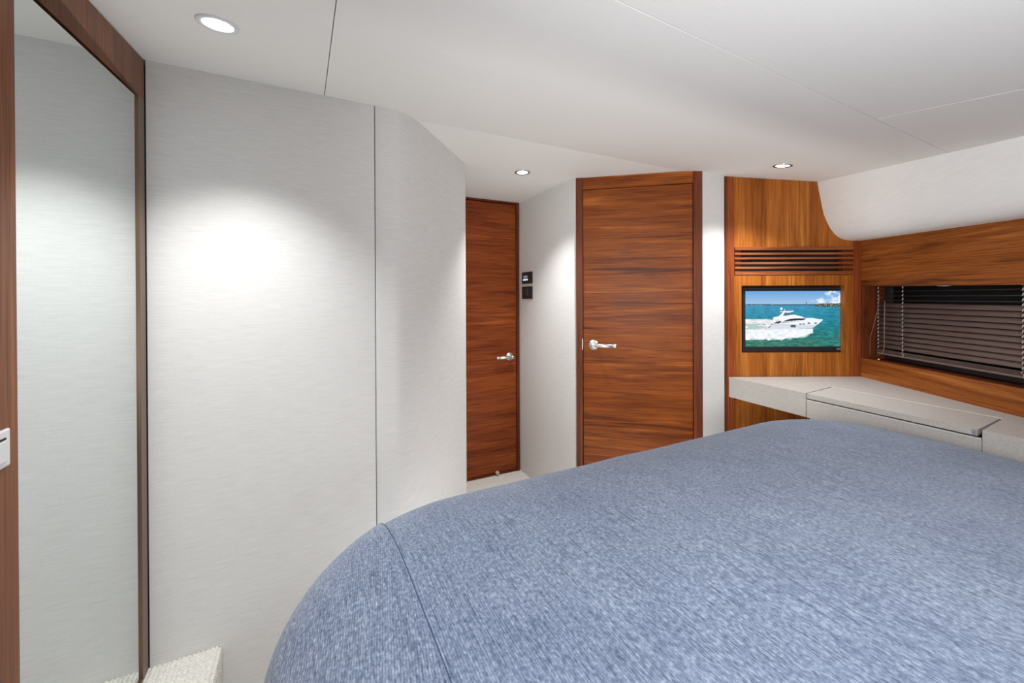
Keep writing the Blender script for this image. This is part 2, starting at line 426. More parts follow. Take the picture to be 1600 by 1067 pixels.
# ---- hull side: window wall
wr = root('wall_right', FH); tag(wr, kind='structure')
LH = 2.75
zdesk = atz(1138, 588.5, EZ-.4525).z
z_desk = EZ - .4525
zst = [FH.px(1347, 561.5)[1], FH.px(1600, 604.6)[1]]
z_sill = sum(zst)/2
zv0, zv1 = FH.px(1348, 447.3)[1], FH.px(1600, 444.4)[1]; sv = (zv1-zv0)/.76
zc0, zc1 = FH.px(1348, 375.5)[1], FH.px(1600, 340.5)[1]; scv = (zc1-zc0)/.76
zvb = lambda x: zv0 + sv*x
zvt = lambda x: zc0 + scv*x
Box('wall_panel', -.02, LH, 0, .04, 0, z_desk-.13, M['wall'], wr)
Box('wall_back', -.02, LH, .14, .16, 0, EZ+.8, M['black'], wr, 0)
t1 = root('trim_1', FH); tag(t1, kind='structure')
Box('sill_panel', .004, LH, -.004, .014, z_desk-.13, z_sill, M['wood_hull'], t1, .003, 3)
Box('sill_board', .002, LH, .0145, .12, z_sill-.03, z_sill-.003, M['wood_frame'], t1)
t2 = root('trim_2', FH); tag(t2, kind='structure')
bm = bmesh.new(); poly_y(bm, [(.004, zvb(0)), (LH, zvb(LH)), (LH, zvt(LH)+.05), (.004, zvt(0)+.05)], -.001, .018); bevel_all(bm, .002)
obj('valance_board', bm, M['wood_hull'], t2)
Box('reveal_board', .001, .016, .0, .13, z_sill-.002, zvb(0)+.05, M['wood_frame'], t2)
Box('valance_soffit', .02, LH, .0185, .13, zvb(0)+.052, zvb(0)+.06, M['black'], t2, 0)
wn = root('window_1', FH); tag(wn, kind='structure')
XA, XB = .035, 1.9
for (a, b_, c, d) in ((XA, XB, z_sill, z_sill+.03), (XA, XB, zvb(0)+.02, zvb(0)+.05), (XA, XA+.035, z_sill+.03, zvb(0)+.02), (XB-.035, XB, z_sill+.03, zvb(0)+.02)):
    Box('window_frame', a, b_, .105, .13, c, d, M['plastic'], wn)
Box('window_glass', XA+.03, XB-.03, .118, .122, z_sill+.028, zvb(0)+.022, M['night'], wn, 0)

# cove between headlining and hull side
PR = [(1276.8,285),(1279.2,298),(1281.6,310),(1284,322),(1286.9,335),(1291,345),(1296.5,356),(1303.3,365),(1308,369.3),(1313.5,372.7),(1320.4,375.3),(1330.9,376.4),(1346,376.4)]
prof = []
for p in PR:
    x, z = FT.px(*p); X = FT.w(x, 0).x; prof.append((FH.o.x - X, z))
ztop0, zbot0 = prof[0][1], prof[-1][1]
def cove_ring(x):
    bt = zvt(x); ft = 1 - .30*min(1, x/1.0)*.95
    out = []
    for e, z in prof:
        e2 = e*ft; f_ = (z - zbot0)/(ztop0 - zbot0); out.append([e2, f_])
    p = FH.w(x, -out[0][0]); tz = hc(p.x, p.y) - .0015
    return [(x, -e2, bt + f_*(tz-bt)) for e2, f_ in out] + [(x, .03, bt), (x, .03, tz+.02), (x, -out[0][0]+.02, tz+.012)]
bm = bmesh.new(); rings = []
for i in range(12): rings.append([bm.verts.new(v_) for v_ in cove_ring(.001 + i*2.4/11)])
for i in range(11):
    for k in range(len(rings[0])): bm.faces.new((rings[i][k], rings[i][(k+1)%len(rings[0])], rings[i+1][(k+1)%len(rings[0])], rings[i+1][k]))
bm.faces.new(rings[0][::-1]); bm.faces.new(rings[-1])
t3 = root('trim_3', FH); tag(t3, kind='structure')
o = obj('cove_panel', bm, M['cove'], t3, True); md = o.modifiers.new('edges', 'EDGE_SPLIT'); md.split_angle = .7

# ================================================================== WARDROBE (port side)
wd = root('wardrobe', FW)
tag(wd, 'walnut wardrobe with a tall mirrored door and wooden header left of the pale wall', 'wardrobe')
zhb = (FW.px(216, 144)[1] + FW.px(91.5, 0)[1])/2
xm1 = FW.px(218, 400)[0]; xm0 = FW.px(19.5, 500)[0]
xe = -.004
zs = EZ - 1.055                 # top of the carpeted step
bm = bmesh.new(); xx = -2.6
tw = lambda x: FW.top(x) - .004
poly_y(bm, [(xx, zhb), (xe, zhb), (xe, tw(xe)), (xx, tw(xx))], .0, .03); bevel_all(bm, .0015); obj('header_panel', bm, M['wood_near'], wd)
gl = Box('mirror_glass', xm0, xm1, .004, .010, zs+.013, zhb-.004, M['mirror'], wd, 0)
Box('mirror_trim', xm1+.0005, xe-.0035, -.001, .03, zs+.002, zhb-.0015, M['bronze'], wd, .001)
Box('mirror_trim', xm0, xm1, -.001, .03, zs+.002, zs+.012, M['bronze'], wd, .001)
Box('mirror_trim', xm0, xm1, .0, .03, zhb-.0035, zhb-.0015, M['bronze'], wd, 0)
Box('door_panel', xx, xm0-.0015, -.006, .03, zs+.004, zhb-.002, M['wood_near'], wd)
Box('carcass', xx, -.001, .031, .25, 0, zhb+.02, M['black'], wd, 0)
# flush latch on the wooden door
lx, lz0 = FW.px(11, 682, -.006); lz1 = FW.px(11, 712, -.006)[1]
q = bpy.data.objects.new('latch', None); COL.objects.link(q); q.parent = wd; q.location = (lx-.03, -.006, (lz0+lz1)/2)
Box('latch_plate', -.03, .03, -.004, 0, -.028, .028, M['white_plastic'], q, .003, 3)
bm = bmesh.new(); box(bm, -.018, .018, -.0065, -.004, -.020, .012, .0015); obj('latch_button', bm, M['bezel_white'], q)
Box('latch_slot', -.018, .018, -.0048, -.004, .013, .016, M['black'], q, 0)

# carpeted step along the wardrobe
st_ = root('carpeted_step', FW)
tag(st_, 'cream looped carpet step running along the foot of the mirrored wardrobe', 'step')
bm = bmesh.new(); Wd = .172; NX, NY = 150, 64; RB = .014
rows = []
def sprof(s):                    # cross section: from wardrobe out over the edge and down
    L1 = Wd-RB; L2 = RB*math.pi/2
    if s < L1: return (-s, zs, (0,0,1))
    if s < L1+L2: a = (s-L1)/RB; return (-(L1+RB*math.sin(a)), zs-RB+RB*math.cos(a), (0, -math.sin(a), math.cos(a)))
    return (-Wd, zs-RB-(s-L1-L2), (0,-1,0))
Stot = Wd-RB + RB*math.pi/2 + zs-RB
for i in range(NX+1):
    x = -.001 - 1.0*i/NX; row = []
    for j in range(NY*2+1):
        s = Stot*j/(NY*2); y, z, n3 = sprof(s)
        h = .0030*math.cos(s/.0115*2*math.pi) + .0018*noise.noise(Vector((x*110, s*160, 1.3))) + .0008*noise.noise(Vector((x*320, s*300, 5)))
        if j in (0,): h = 0
        row.append(bm.verts.new((x, y+n3[1]*h, max(0, z+n3[2]*h))))
    rows.append(row)
for i in range(NX):
    for j in range(NY*2): bm.faces.new((rows[i][j], rows[i+1][j], rows[i+1][j+1], rows[i][j+1]))
obj('step_carpet', bm, M['carpet'], st_, True)
Box('step_core', -2.5, -.003, -Wd+.006, -.0005, 0, zs-.006, M['carpet'], st_, .005)

# ================================================================== TELEVISION PANEL
tvp = root('wall_front', FT)
tag(tvp, kind='structure')
WT = FH.o.x - FT.o.x
X = lambda px: FT.px(px, 470)[0]
Z = lambda py, px=1240: FT.px(px, py)[1]
tvx0, tvx1, tvz0, tvz1 = X(1158.8), X(1320), Z(551.5), Z(446)
vx0, vx1, vz0, vz1 = X(1148), X(1333), Z(429.5), Z(386.5)
s0, s1, s2 = X(1131), X(1136.5), X(1147)
yb = .012
Box('edge_strip', 0.0005, s1, -.004, .03, 0, tw(0)+9 if False else FT.top(0)-.001, M['wood_frame'], tvp)
bm = bmesh.new(); poly_y(bm, [(s1+.0005, 0), (s2, 0), (s2, FT.top(s2)-.001), (s1+.0005, FT.top(s1)-.001)], -.002, .03); bevel_all(bm, .004, 3); obj('stile', bm, M['wood_stile'], tvp, False)
bm = bmesh.new(); poly_y(bm, [(s2+.0003, vz1+.001), (vx1, vz1+.001), (vx1, FT.top(vx1)-.001), (s2+.0003, FT.top(s2)-.001)], 0, .03); obj('upper_board', bm, M['wood_v'], tvp)
bm = bmesh.new(); poly_y(bm, [(vx1+.0003, z_desk-.13), (WT-.001, z_desk-.13), (WT-.001, FT.top(WT)-.001), (vx1+.0003, FT.top(vx1)-.001)], -.002, .03); bevel_all(bm, .002); obj('stile', bm, M['wood_stile'], tvp)
# board round the television: four pieces of one face, as one mesh with an opening
bm = bmesh.new()
for (a, b_, c, d) in ((s2+.0003, tvx0, z_desk-.10, vz0-.001), (tvx1, vx1, z_desk-.10, vz0-.001), (tvx0, tvx1, z_desk-.10, tvz0), (tvx0, tvx1, tvz1, vz0-.001)):
    box(bm, a, b_, 0, .03, c, d)
bmesh.ops.remove_doubles(bm, verts=bm.verts[:], dist=1e-5)
obj('television_surround', bm, M['wood_v'], tvp)
Box('niche_back', tvx0-.01, tvx1+.01, .075, .08, tvz0-.01, tvz1+.01, M['black'], tvp, 0)
bm = bmesh.new()
for (a, b_, c, d) in ((tvx0-.006, tvx0, tvz0-.006, tvz1+.006), (tvx1, tvx1+.006, tvz0-.006, tvz1+.006), (tvx0, tvx1, tvz0-.006, tvz0), (tvx0, tvx1, tvz1, tvz1+.006)):
    box(bm, a, b_, .0305, .075, c, d)
obj('niche_lining', bm, M['wood_frame'], tvp)
Box('lower_board', s2+.0003, WT-.001, .006, .03, 0, z_desk-.131, M['wood_v'], tvp)
vt = bpy.data.objects.new('vent', None); COL.objects.link(vt); vt.parent = tvp
hh = vz1 - vz0
sl = [(385.2, 391), (394.4, 398.2), (401.6, 405.4), (409, 412.8), (416.2, 420), (423.4, 429.5)]
for i, (a, b_) in enumerate(sl):
    Box('slat', vx0, vx1, -.004, .002, Z(b_-.3), Z(a+.3), M['slat_wood'], vt, .0008)
Box('vent_back', X(1158.6)-.03, X(1318)+.06, .06, .065, vz0-.03, vz1+.03, M['black'], vt, 0)
for (a, b_) in ((vx0, X(1158.6)), (X(1318), vx1)): Box('vent_cheek', a, b_, .006, .045, vz0+.004, vz1-.004, M['wood_frame'], vt, 0)

# ---- the television itself
tv = root('television', FT)
tag(tv, 'flat black television in the walnut niche showing a white motor yacht at sea', 'television')
yf = .028
bx0, bx1, bz0, bz1 = X(1160.6)+.003, X(1318)+.010, tvz0+.006, Z(449.5)
kx = (yf+FT.o.y)/FT.o.y
bx0, bz0 = FT.px(1160.5, 549, yf)[0], FT.px(1160, 550, yf)[1]; bx1, bz1 = FT.px(1317.5, 449)[0]+.0, FT.px(1240, 449.6, yf)[1]
bx1 = FT.px(1317.3, 500, yf)[0]
sx0, sx1 = FT.px(1164.7, 500, yf)[0], FT.px(1315.0, 500, yf)[0]; sz0, sz1 = FT.px(1240, 541.5, yf)[1], FT.px(1240, 454.8, yf)[1]
bm = bmesh.new()
for (a, b_, c, d) in ((bx0, sx0, bz0, bz1), (sx1, bx1, bz0, bz1), (sx0, sx1, bz0, sz0), (sx0, sx1, sz1, bz1)): box(bm, a, b_, yf, yf+.012, c, d, 0)
bmesh.ops.remove_doubles(bm, verts=bm.verts[:], dist=1e-5)
obj('bezel', bm, M['plastic'], tv)
Box('television_case', bx0, bx1, yf+.0125, yf+.045, bz0, bz1, M['plastic'], tv, .002)
Box('bezel_lip', bx0, bx1, yf-.002, yf, bz1-.0035, bz1-.001, M['plastic2'], tv, .0005)

def inpoly(x, y, P):
    c = False; n = len(P); j = n-1
    for i in range(n):
        xi, yi = P[i]; xj, yj = P[j]
        if (yi > y) != (yj > y) and x < (xj-xi)*(y-yi)/(yj-yi)+xi: c = not c
        j = i
    return c
HULL = [(520,520),(560,512),(700,512),(900,510),(1000,512),(1060,524),(1122,530),(1090,560),(1040,600),(1000,628),(900,634),(600,645),(400,650),(455,625),(520,590),(540,560)]
SUP = [(525,500),(590,490),(615,470),(640,440),(600,440),(610,430),(765,424),(770,432),(735,440),(700,478),(770,470),(860,492),(905,512),(900,530),(530,520)]
GL1 = [(610,570),(680,535),(740,518),(880,514),(918,520),(900,532),(820,548),(720,560),(640,572)]
GL2 = [(530,575),(560,556),(610,545),(625,555),(600,575)]
GL3 = [(640,486),(655,455),(672,440),(690,448),(750,446),(730,470),(700,482)]
WIN = [(734,594),(793,594),(793,622),(734,622)]
DECK = [(560,548),(640,520),(700,510),(560,508),(535,520)]
def screen_col(x, y):            # x,y run over the picture, 190..1333 by 190..852
    N = lambda a, b_, s=0: noise.noise(Vector((x*a, y*b_, s)))
    F2 = lambda a, b_, s=0: noise.fractal(Vector((x*a, y*b_, s)), .6, 2.0, 4)
    if y < 362:
        t = (y-190)/172; c = [105+55*t, 160+32*t, 214+8*t]
        cl = F2(.008, .014, 2) + (x-1010)/330 - abs(y-275)/230 + .05
        if x > 900 and cl > .25: k = min(.85, (cl-.22)*1.5); c = [c[i]*(1-k)+[236,240,245][i]*k for i in range(3)]
        if y > 346 + 3*N(.03, .0) - (4 if x < 520 else 0): c = [62, 98, 118] if (x > 520 or N(.08, .08, 3) < .2) else [140,165,178]
        if abs(x-922) < 5 and 318 < y: c = [80,120,150]
    else:
        t = (y-362)/490
        base_ = ([58,142,178], [34,132,156], [34,118,116], [46,116,96])
        k = t*3; i = min(2, int(k)); f_ = k-i; c = [base_[i][j]*(1-f_)+base_[i+1][j]*f_ for j in range(3)]
        if x > 1000: q_ = min(1, (x-1000)/330)*.5; c = [c[j]*(1-q_)+[26,118,128][j]*q_ for j in range(3)]
        wv_ = F2(.012, .05, 7)*(.3+t); c = [v_*(1+.28*wv_) for v_ in c]
        if y > 730 and F2(.010, .035, 11) > .28: c = [v_*.5+110*.5 for v_ in c]
    # island to the right
    if x > 1025 and 338 + 8*N(.03, 0, 4) + (12 if x < 1060 else 0) < y < 378:
        c = [44,62,54] if N(.06, .09, 5) < .12 else [150,150,140]
    # wake and bow wave
    up = 522 + max(0, x-430)*.12
    if up < y < 668 and x < 560:
        k = F2(.012, .05, 13); c = [225+24*k]*2+[228+24*k] if k > -.18 or y < 560 else [150,178,176]
        if y > 575 and x < 430 and F2(.006,.03,19) > -.1: c = [168,196,190]
        if x > 340 and 575 < y < 592 and N(.05,.1) > .0: c = [120,140,140]
    lo = 772 + 16*N(.02, 0, 8) - max(0, x-600)*.10 - max(0, x-900)*.42
    if x < 998 and 640 + (8 if x < 400 else 0) < y < lo:
        k = F2(.02, .03, 17); c = [232+20*k, 236+18*k, 240+16*k]
        if y > lo-16 and k < 0: c = [150,190,180]
    if inpoly(x, y, HULL):
        c = [232,236,242] if y < 590 else [206,214,224]
        if 590 < y < 596 and 480 < x < 720: c = [170,178,188]
        if y > 575 and x > 990 and y > 640 - (x-990)*.75: c = [46,60,84]
        if 575 < y < 588 and any(abs(x-a) < 13 for a in (850, 886)): c = [60,70,84]
        if 566 < y < 580 and any(abs(x-a) < 14 for a in (950, 1030)): c = [70,80,94]
    if inpoly(x, y, SUP): c = [238,241,245]
    if inpoly(x, y, DECK) and y > 530: c = [190,196,204]
    if inpoly(x, y, GL1) and not (y > 540 and abs(y-(560-(x-640)*.10)) < 4): c = [34,38,50]
    if inpoly(x, y, GL2): c = [52,58,70]
    if inpoly(x, y, GL3): c = [80,110,128]
    if inpoly(x, y, WIN): c = [72,92,108]
    if (x-624)**2 + (y-400)**2 < 15**2: c = [225,245,250]
    if abs(x-660) < 4 and 405 < y < 430: c = [225,235,240]
    if abs(x+y*.9-1036) < 7 and 598 < y < 628: c = [80,92,104]
    return s2l(*[max(0, min(255, v_)) for v_ in c])
NXs, NYs = 300, 172
me = bpy.data.meshes.new('screen')
vs = [(sx0+(sx1-sx0)*i/NXs, yf+.004, sz0+(sz1-sz0)*j/NYs) for j in range(NYs+1) for i in range(NXs+1)]
fs = [(j*(NXs+1)+i, j*(NXs+1)+i+1, (j+1)*(NXs+1)+i+1, (j+1)*(NXs+1)+i) for j in range(NYs) for i in range(NXs)]
me.from_pydata(vs, [], fs); ca = me.color_attributes.new('picture', 'FLOAT_COLOR', 'POINT')
buf = []
for j in range(NYs+1):
    for i in range(NXs+1):
        buf += [*screen_col(190+1143*i/NXs, 852-662*j/NYs), 1.0]
ca.data.foreach_set('color', buf)
m = mat('screen_picture', (.01,.01,.01), .15); at_ = nd(m, 'ShaderNodeVertexColor'); at_.layer_name = 'picture'
ln(m, at_.outputs[0], m.node_tree.nodes['Principled BSDF'].inputs['Emission Color']); m.node_tree.nodes['Principled BSDF'].inputs['Emission Strength'].default_value = .45
me.materials.append(m); so = bpy.data.objects.new('screen', me); COL.objects.link(so); so.parent = tv

def text_mesh(name, body, size, loc, m, parent, ext=.0004, align='CENTER'):
    cu = bpy.data.curves.new(name, 'FONT'); cu.body = body; cu.size = size; cu.extrude = ext; cu.align_x = align; cu.align_y = 'CENTER'
    tmp = bpy.data.objects.new('tmp_text', cu); COL.objects.link(tmp)
    bpy.context.view_layer.update()
    me = bpy.data.meshes.new_from_object(tmp.evaluated_get(bpy.context.evaluated_depsgraph_get()))
    bpy.data.objects.remove(tmp); me.materials.clear(); me.materials.append(m); me.name = name
    o = bpy.data.objects.new(name, me); COL.objects.link(o); o.parent = parent; o.location = loc; o.rotation_euler = (math.pi/2, 0, 0); return o
lgx, lgz = FT.px(1311, 545.2, yf)
M['logo'] = mat('logo_silver', (.5,.5,.52), .3)
text_mesh('maker_lettering', 'VIZIO', .012, (lgx, yf-.0006, lgz), M['logo'], tv)

# ================================================================== SWITCHES in the passage
def plate(name, x0p, x1p, yt, ybm, label):
    r = root(name, FC); xa_, xb_ = FC.px(x0p, 440)[0], FC.px(x1p, 440)[0]; zt_, zb_ = FC.px((x0p+x1p)/2, yt)[1], FC.px((x0p+x1p)/2, ybm)[1]
    r.location = FC.w((xa_+xb_)/2, 0, (zt_+zb_)/2); W2 = (xb_-xa_)/2; H2 = (zt_-zb_)/2
    tag(r, label, 'switch'); Box('plate', -W2, W2, -.009, -.0005, -H2, H2, M['plastic'], r, .002, 3)
    return r, W2, H2
r, W2, H2 = plate('thermostat', 817, 832.6, 425, 443.3, 'black thermostat with a small lit display, above the plain switch in the passage')
Box('display', -W2*.62, W2*.15, -.0098, -.0088, -H2*.12, H2*.42, M['lcd'], r, 0)
bm = bmesh.new()
for i in range(4): box(bm, -W2*.70+i*W2*.25, -W2*.70+i*W2*.25+W2*.19, -.0105, -.0088, -H2*.42, -H2*.20)
tag(obj('lit_keys', bm, M['lcdtxt'], r))
r, W2, H2 = plate('light_switch', 817, 832.6, 447.5, 467, 'plain charcoal light switch directly below the thermostat in the passage')
Box('rocker', -W2*.5, W2*.25, -.0115, -.0088, -H2*.55, H2*.6, M['plastic2'], r, .001)
Box('rocker_lip', -W2*.5, W2*.25, -.0125, -.0115, -H2*.55, -H2*.38, M['plastic'], r, 0)

# ================================================================== DRESSING TABLE
dk = root('dressing_table', loc=(1.2, 2.30, 0), rz=0)
tag(dk, 'pale leather-covered dressing table with a flap lid under the window', 'table')
def D(px, py): p = atz(px, py, z_desk); return (p.x-1.2, p.y-2.30)
a = D(1138.5, 588.8); a = (a[0], -.003); dfr = D(1600, 685.9)
dd = Vector((dfr[0]-a[0], dfr[1]-a[1])); 
def on_front(t): return (a[0]+dd.x*t, a[1]+dd.y*t)
def tf(px, py): p = D(px, py); return ((p[0]-a[0])*dd.x + (p[1]-a[1])*dd.y)/dd.length_squared
tl, tr_, tg = tf(1257, 614.5), tf(1528.5, 670.3), tf(1535.8, 672)
gB, hB = D(1298.5, 604.4), D(1562, 652.8); hG = D(1567.5, 653.9)
def hullx(y): return FH.o.x - 1.2 - .0905*(FH.o.y-2.30 - y) - .005
end = on_front(1.44)
TH = .112
poly = [a, on_front(tl), gB, hG, on_front(tg), end, (hullx(end[1]), end[1]), (hullx(-.003), -.003)]
bm = bmesh.new(); prism(bm, poly, z_desk-TH, z_desk); bevel_all(bm, .004, 3); obj('table_top', bm, M['leather'], dk)
ins = lambda p, q, t: (p[0]+(q[0]-p[0])*t, p[1]+(q[1]-p[1])*t)
fl, fr_ = on_front(tl+.004), on_front(tr_)
g1 = (gB[0]+.0035, gB[1]-.004); g2 = (hB[0]-.001, hB[1]-.003)
bm = bmesh.new(); prism(bm, [fl, g1, g2, fr_], z_desk-.023, z_desk-.0005); bevel_all(bm, .0025, 3); obj('flap_lid', bm, M['leather'], dk)
nrm = Vector((-dd.y, dd.x)).normalized()
if nrm.x > 0: nrm = -nrm
fo = lambda p, k: (p[0]+nrm.x*k, p[1]+nrm.y*k)
for (tA, tB) in ((tl+.0045, tl+.013), (tr_-.012, tr_-.0005)):
    bm = bmesh.new(); prism(bm, [on_front(tA), on_front(tB), fo(on_front(tB), -.012), fo(on_front(tA), -.012)][::1], z_desk-.0225, z_desk-.002)
    for v_ in bm.verts: v_.co.x += nrm.x*.0012; v_.co.y += nrm.y*.0012
    obj('lid_end_cap', bm, M['chrome'], dk)
bm = bmesh.new(); q1, q2 = on_front(tl+.003), on_front(tg-.002)
prism(bm, [q1, q2, fo(q2, -.020), fo(q1, -.020)], z_desk-TH, z_desk-.030); bevel_all(bm, .003, 3); obj('drawer_front', bm, M['leather'], dk)
bm = bmesh.new(); prism(bm, [fo(q1, .0022), fo(q2, .0022), fo(q2, -.004), fo(q1, -.004)], z_desk-.0325, z_desk-.0285); bevel_all(bm, .001); obj('drawer_piping', bm, M['leather_trim'], dk)
bm = bmesh.new(); prism(bm, [(gB[0], gB[1]-.001), (gB[0], gB[1]+.0025), (hG[0], hG[1]+.0025), (hG[0], hG[1]-.001)], z_desk-.004, z_desk+.0012); bevel_all(bm, .0004); obj('hinge_piping', bm, M['leather_trim'], dk)
bm = bmesh.new(); prism(bm, [fo(fl, -.021), fo(fr_, -.021), (g2[0]-.01, g2[1]), (g1[0], g1[1]-.005)], z_desk-.10, z_desk-.028); obj('tray', bm, M['black'], dk)
bm = bmesh.new(); c1_, c2_ = on_front(tl+.01), on_front(1.40)
prism(bm, [fo(c1_, -.012), fo(c2_, -.012), (hullx(c2_[1]), c2_[1]), (hullx(c1_[1]), c1_[1])], .0, z_desk-TH-.004); bevel_all(bm, .004); obj('base_cabinet', bm, M['leather'], dk)

# ================================================================== VENETIAN BLIND
bl = root('venetian_blind', FH)
tag(bl, 'dark brown venetian blind lowered in the window recess under the walnut valance', 'blind')
yB = .062; pitch = .0246; zb0 = z_sill + .056; BX0, BX1 = .045, 1.75
TOPB = zvb(0)+.045
n_sl = int((TOPB-.02 - zb0)/pitch)
bm = bmesh.new(); wS = .0122; tilt = math.radians(64)
def slat_mesh(tilt):
    bm = bmesh.new(); R = []; sec = []
    for k in range(7):
        s = -1+2*k/6; cy_, cz_ = s*wS, .0022*(1-s*s)
        sec.append((cy_*math.cos(tilt) - cz_*math.sin(tilt), cy_*math.sin(tilt)+cz_*math.cos(tilt)))
    for x in (0, BX1-BX0):
        R.append([bm.verts.new((x, y, z)) for y, z in sec] + [bm.verts.new((x, y+.0006*math.sin(tilt), z-.0006*math.cos(tilt))) for y, z in reversed(sec)])
    n = len(R[0])
    for k in range(n): bm.faces.new((R[0][k], R[0][(k+1)%n], R[1][(k+1)%n], R[1][k]))
    bm.faces.new(R[0][::-1]); bm.faces.new(R[1]); return bm
first = {}
for i in range(n_sl):
    z = zb0+.010+pitch*(i+.5); open_ = z > EZ-.030
    if open_ not in first: first[open_] = o = obj('slat', slat_mesh(math.radians(2) if open_ else tilt), M['slat'], bl, True)
    else: o = first[open_].copy(); COL.objects.link(o)
    o.location = (BX0, yB, z)
first = None
for i in range(4):
    z = zb0 - .014 + i*.0042
    bm = bmesh.new(); box(bm, 0, BX1-BX0, -.0125, .0125, -.0007, .0007); o = obj('stacked_slat', bm, M['slat'], bl); o.location = (BX0, yB, z)
Box('bottom_rail', BX0, BX1, yB-.012, yB+.012, zb0-.026, zb0-.017, M['slat'], bl)
Box('head_rail', BX0, BX1, yB-.014, yB+.014, TOPB-.022, TOPB, M['plastic'], bl)
yC = yB-.018
def ladder(pxx, zlow):
    x = FH.px(pxx, 500, yC)[0]
    bm = bmesh.new(); tube(bm, [(x, yC, zlow), (x+.001, yC, (zlow+TOPB)/2), (x, yC, TOPB-.03)], .0016, 6)
    lc = obj('ladder_cord', bm, M['cord_dark'], bl)
    bm = bmesh.new(); z = zlow+.004
    while z < TOPB-.035:
        tube(bm, [(x-.0020, yC-.0022, z), (x+.0020, yC-.0022, z+.0100)], .0021, 6); z += pitch*.82
    tag(obj('pale_strand', bm, M['cord_white'], lc), kind='stuff')
    return x
xA = ladder(1372.8, zb0+.006); xB_ = ladder(1411, zb0+.006); xC = ladder(1599.5, zb0+.006)
for x in (xB_, xC):
    bm = bmesh.new(); tube(bm, [(x+.001, yC, zb0+.008), (x-.006, yC-.002, zb0-.004), (x+.004, yC-.003, zb0-.010), (x+.006, yC, zb0-.002), (x-.001, yC, zb0-.016), (x, yC, zb0-.022)], .0012, 6); obj('cord_knot', bm, M['cord_white'], bl)
yD = yB-.03
L_ = lambda px, py: (FH.px(px, py, yD)[0], yD, FH.px(px, py, yD)[1])
bm = bmesh.new(); tube(bm, [L_(1374, 462), L_(1371.5, 484), L_(1366, 505), L_(1359.6, 527), L_(1359.2, 545), L_(1360.5, 555)], .0011, 6); obj('pull_cord', bm, M['cord_grey'], bl, True)
bm = bmesh.new(); tube(bm, [L_(1382.5, 470), L_(1382, 500), L_(1381.5, 545), L_(1378.5, 551), L_(1371, 556)], .0016, 8); obj('tilt_wand', bm, M['cord_grey'], bl, True)
bm = bmesh.new(); p = L_(1373, 561.5); bmesh.ops.create_uvsphere(bm, u_segments=12, v_segments=8, radius=.004, matrix=Matrix.Translation(p)); obj('cord_toggle', bm, M['white_plastic'], bl, True)
# small ring of a lamp let into the underside of the valance
pk = root('courtesy_lamp', FH); x_, z_ = FH.px(1471, 446.2, .03)
pk.location = FH.w(x_, .042, zvb(x_)-.0006 + .0)
tag(pk, 'small round courtesy lamp let into the valance underside above the blind', 'lamp')
bm = bmesh.new(); bmesh.ops.create_uvsphere(bm, u_segments=24, v_segments=8, radius=1, matrix=Matrix.Diagonal((.036, .020, .006, 1))); obj('lamp_rim', bm, M['bezel'], pk, True)
pk.rotation_euler.z = FH.rz

# ================================================================== BED AND BEDSPREAD
UL, UR, WN, WF, RC = -.065, 2.018, -1.02, 1.10, .40
ZT = EZ - .4486; SH_D, SH_H = .379, .155; CR = .0337; EX = 2.6
def sdist(u, w_):                # distance inside the rounded outline
    ur = UR if w_ > .45 else UR - (.45-w_)*.36
    cx_, cy_ = (UL+ur)/2, (WN+WF)/2; hx_, hy_ = (ur-UL)/2, (WF-WN)/2
    qx, qy = abs(u-cx_)-hx_+RC, abs(w_-cy_)-hy_+RC
    return -(min(max(qx, qy), 0) + math.hypot(max(qx, 0), max(qy, 0)) - RC)
def zprof(d):
    if d < SH_D: t = d/SH_D; k = (1-(1-t)**EX)**(1/EX) if t > 0 else 0; return ZT - CR - SH_H*(1-k) + CR*(d/.8)*(2-d/.8)
    d = min(d, .8); return ZT - CR + CR*(d/.8)*(2-d/.8)
def wrinkle(u, w_): return .006*(u-1) + .0025*noise.noise(Vector((u*5, w_*5, 0))) + .0012*noise.noise(Vector((u*2, w_*14, 4)))
def ring(d, n=240):
    """closed outline inset by d"""
    def ur(w_): return UR if w_ > .45 else UR - (.45-w_)*.36
    r = max(RC-d, .02); out = []
    segs = 30
    L, T, Bm = UL+d, WF-d, WN+d; R1 = UR-d
    pts = []
    for i in range(40): pts.append((L, Bm+r + (T-Bm-2*r)*i/40))
    for i in range(segs): a_ = math.pi - math.pi/2*i/segs; pts.append((L+r+r*math.cos(a_), T-r+r*math.sin(a_)))
    for i in range(40): pts.append((L+r+(R1-L-2*r)*i/40, T))
    for i in range(segs): a_ = math.pi/2 - math.pi/2*i/segs; pts.append((R1-r+r*math.cos(a_), T-r+r*math.sin(a_)))
    for i in range(40): pts.append((R1, T-r-(T-Bm-2*r)*i/40))
    for i in range(segs): a_ = -math.pi/2*i/segs; pts.append((R1-r+r*math.cos(a_), Bm+r+r*math.sin(a_)))
    for i in range(40): pts.append((R1-r-(R1-L-2*r)*i/40, Bm))
    for i in range(segs): a_ = -math.pi/2 - math.pi/2*i/segs; pts.append((L+r+r*math.cos(a_), Bm+r+r*math.sin(a_)))
    res = []
    for u, w_ in pts:
        if w_ < .45: u = UL + (u-UL)*((ur(w_)-UL)/(UR-UL))
        res.append((u, w_))
    return res
BR = math.atan2(B.y, B.x)
bed = root('bed', loc=(0,0,0), rz=BR)
tag(bed, 'low double bed base and mattress wholly under the blue bedspread', 'bed')
def inner_box(name, ins_, z0, z1, m):
    bm = bmesh.new(); prism(bm, ring(ins_), z0, z1); bevel_all(bm, .01); return obj(name, bm, m, bed)
inner_box('bed_base', .06, 0, .36, M['wood_near']); inner_box('mattress', .035, .365, ZT-CR-SH_H-.03, M['mattress'])
sp = root('bedspread', loc=(0,0,0), rz=BR)
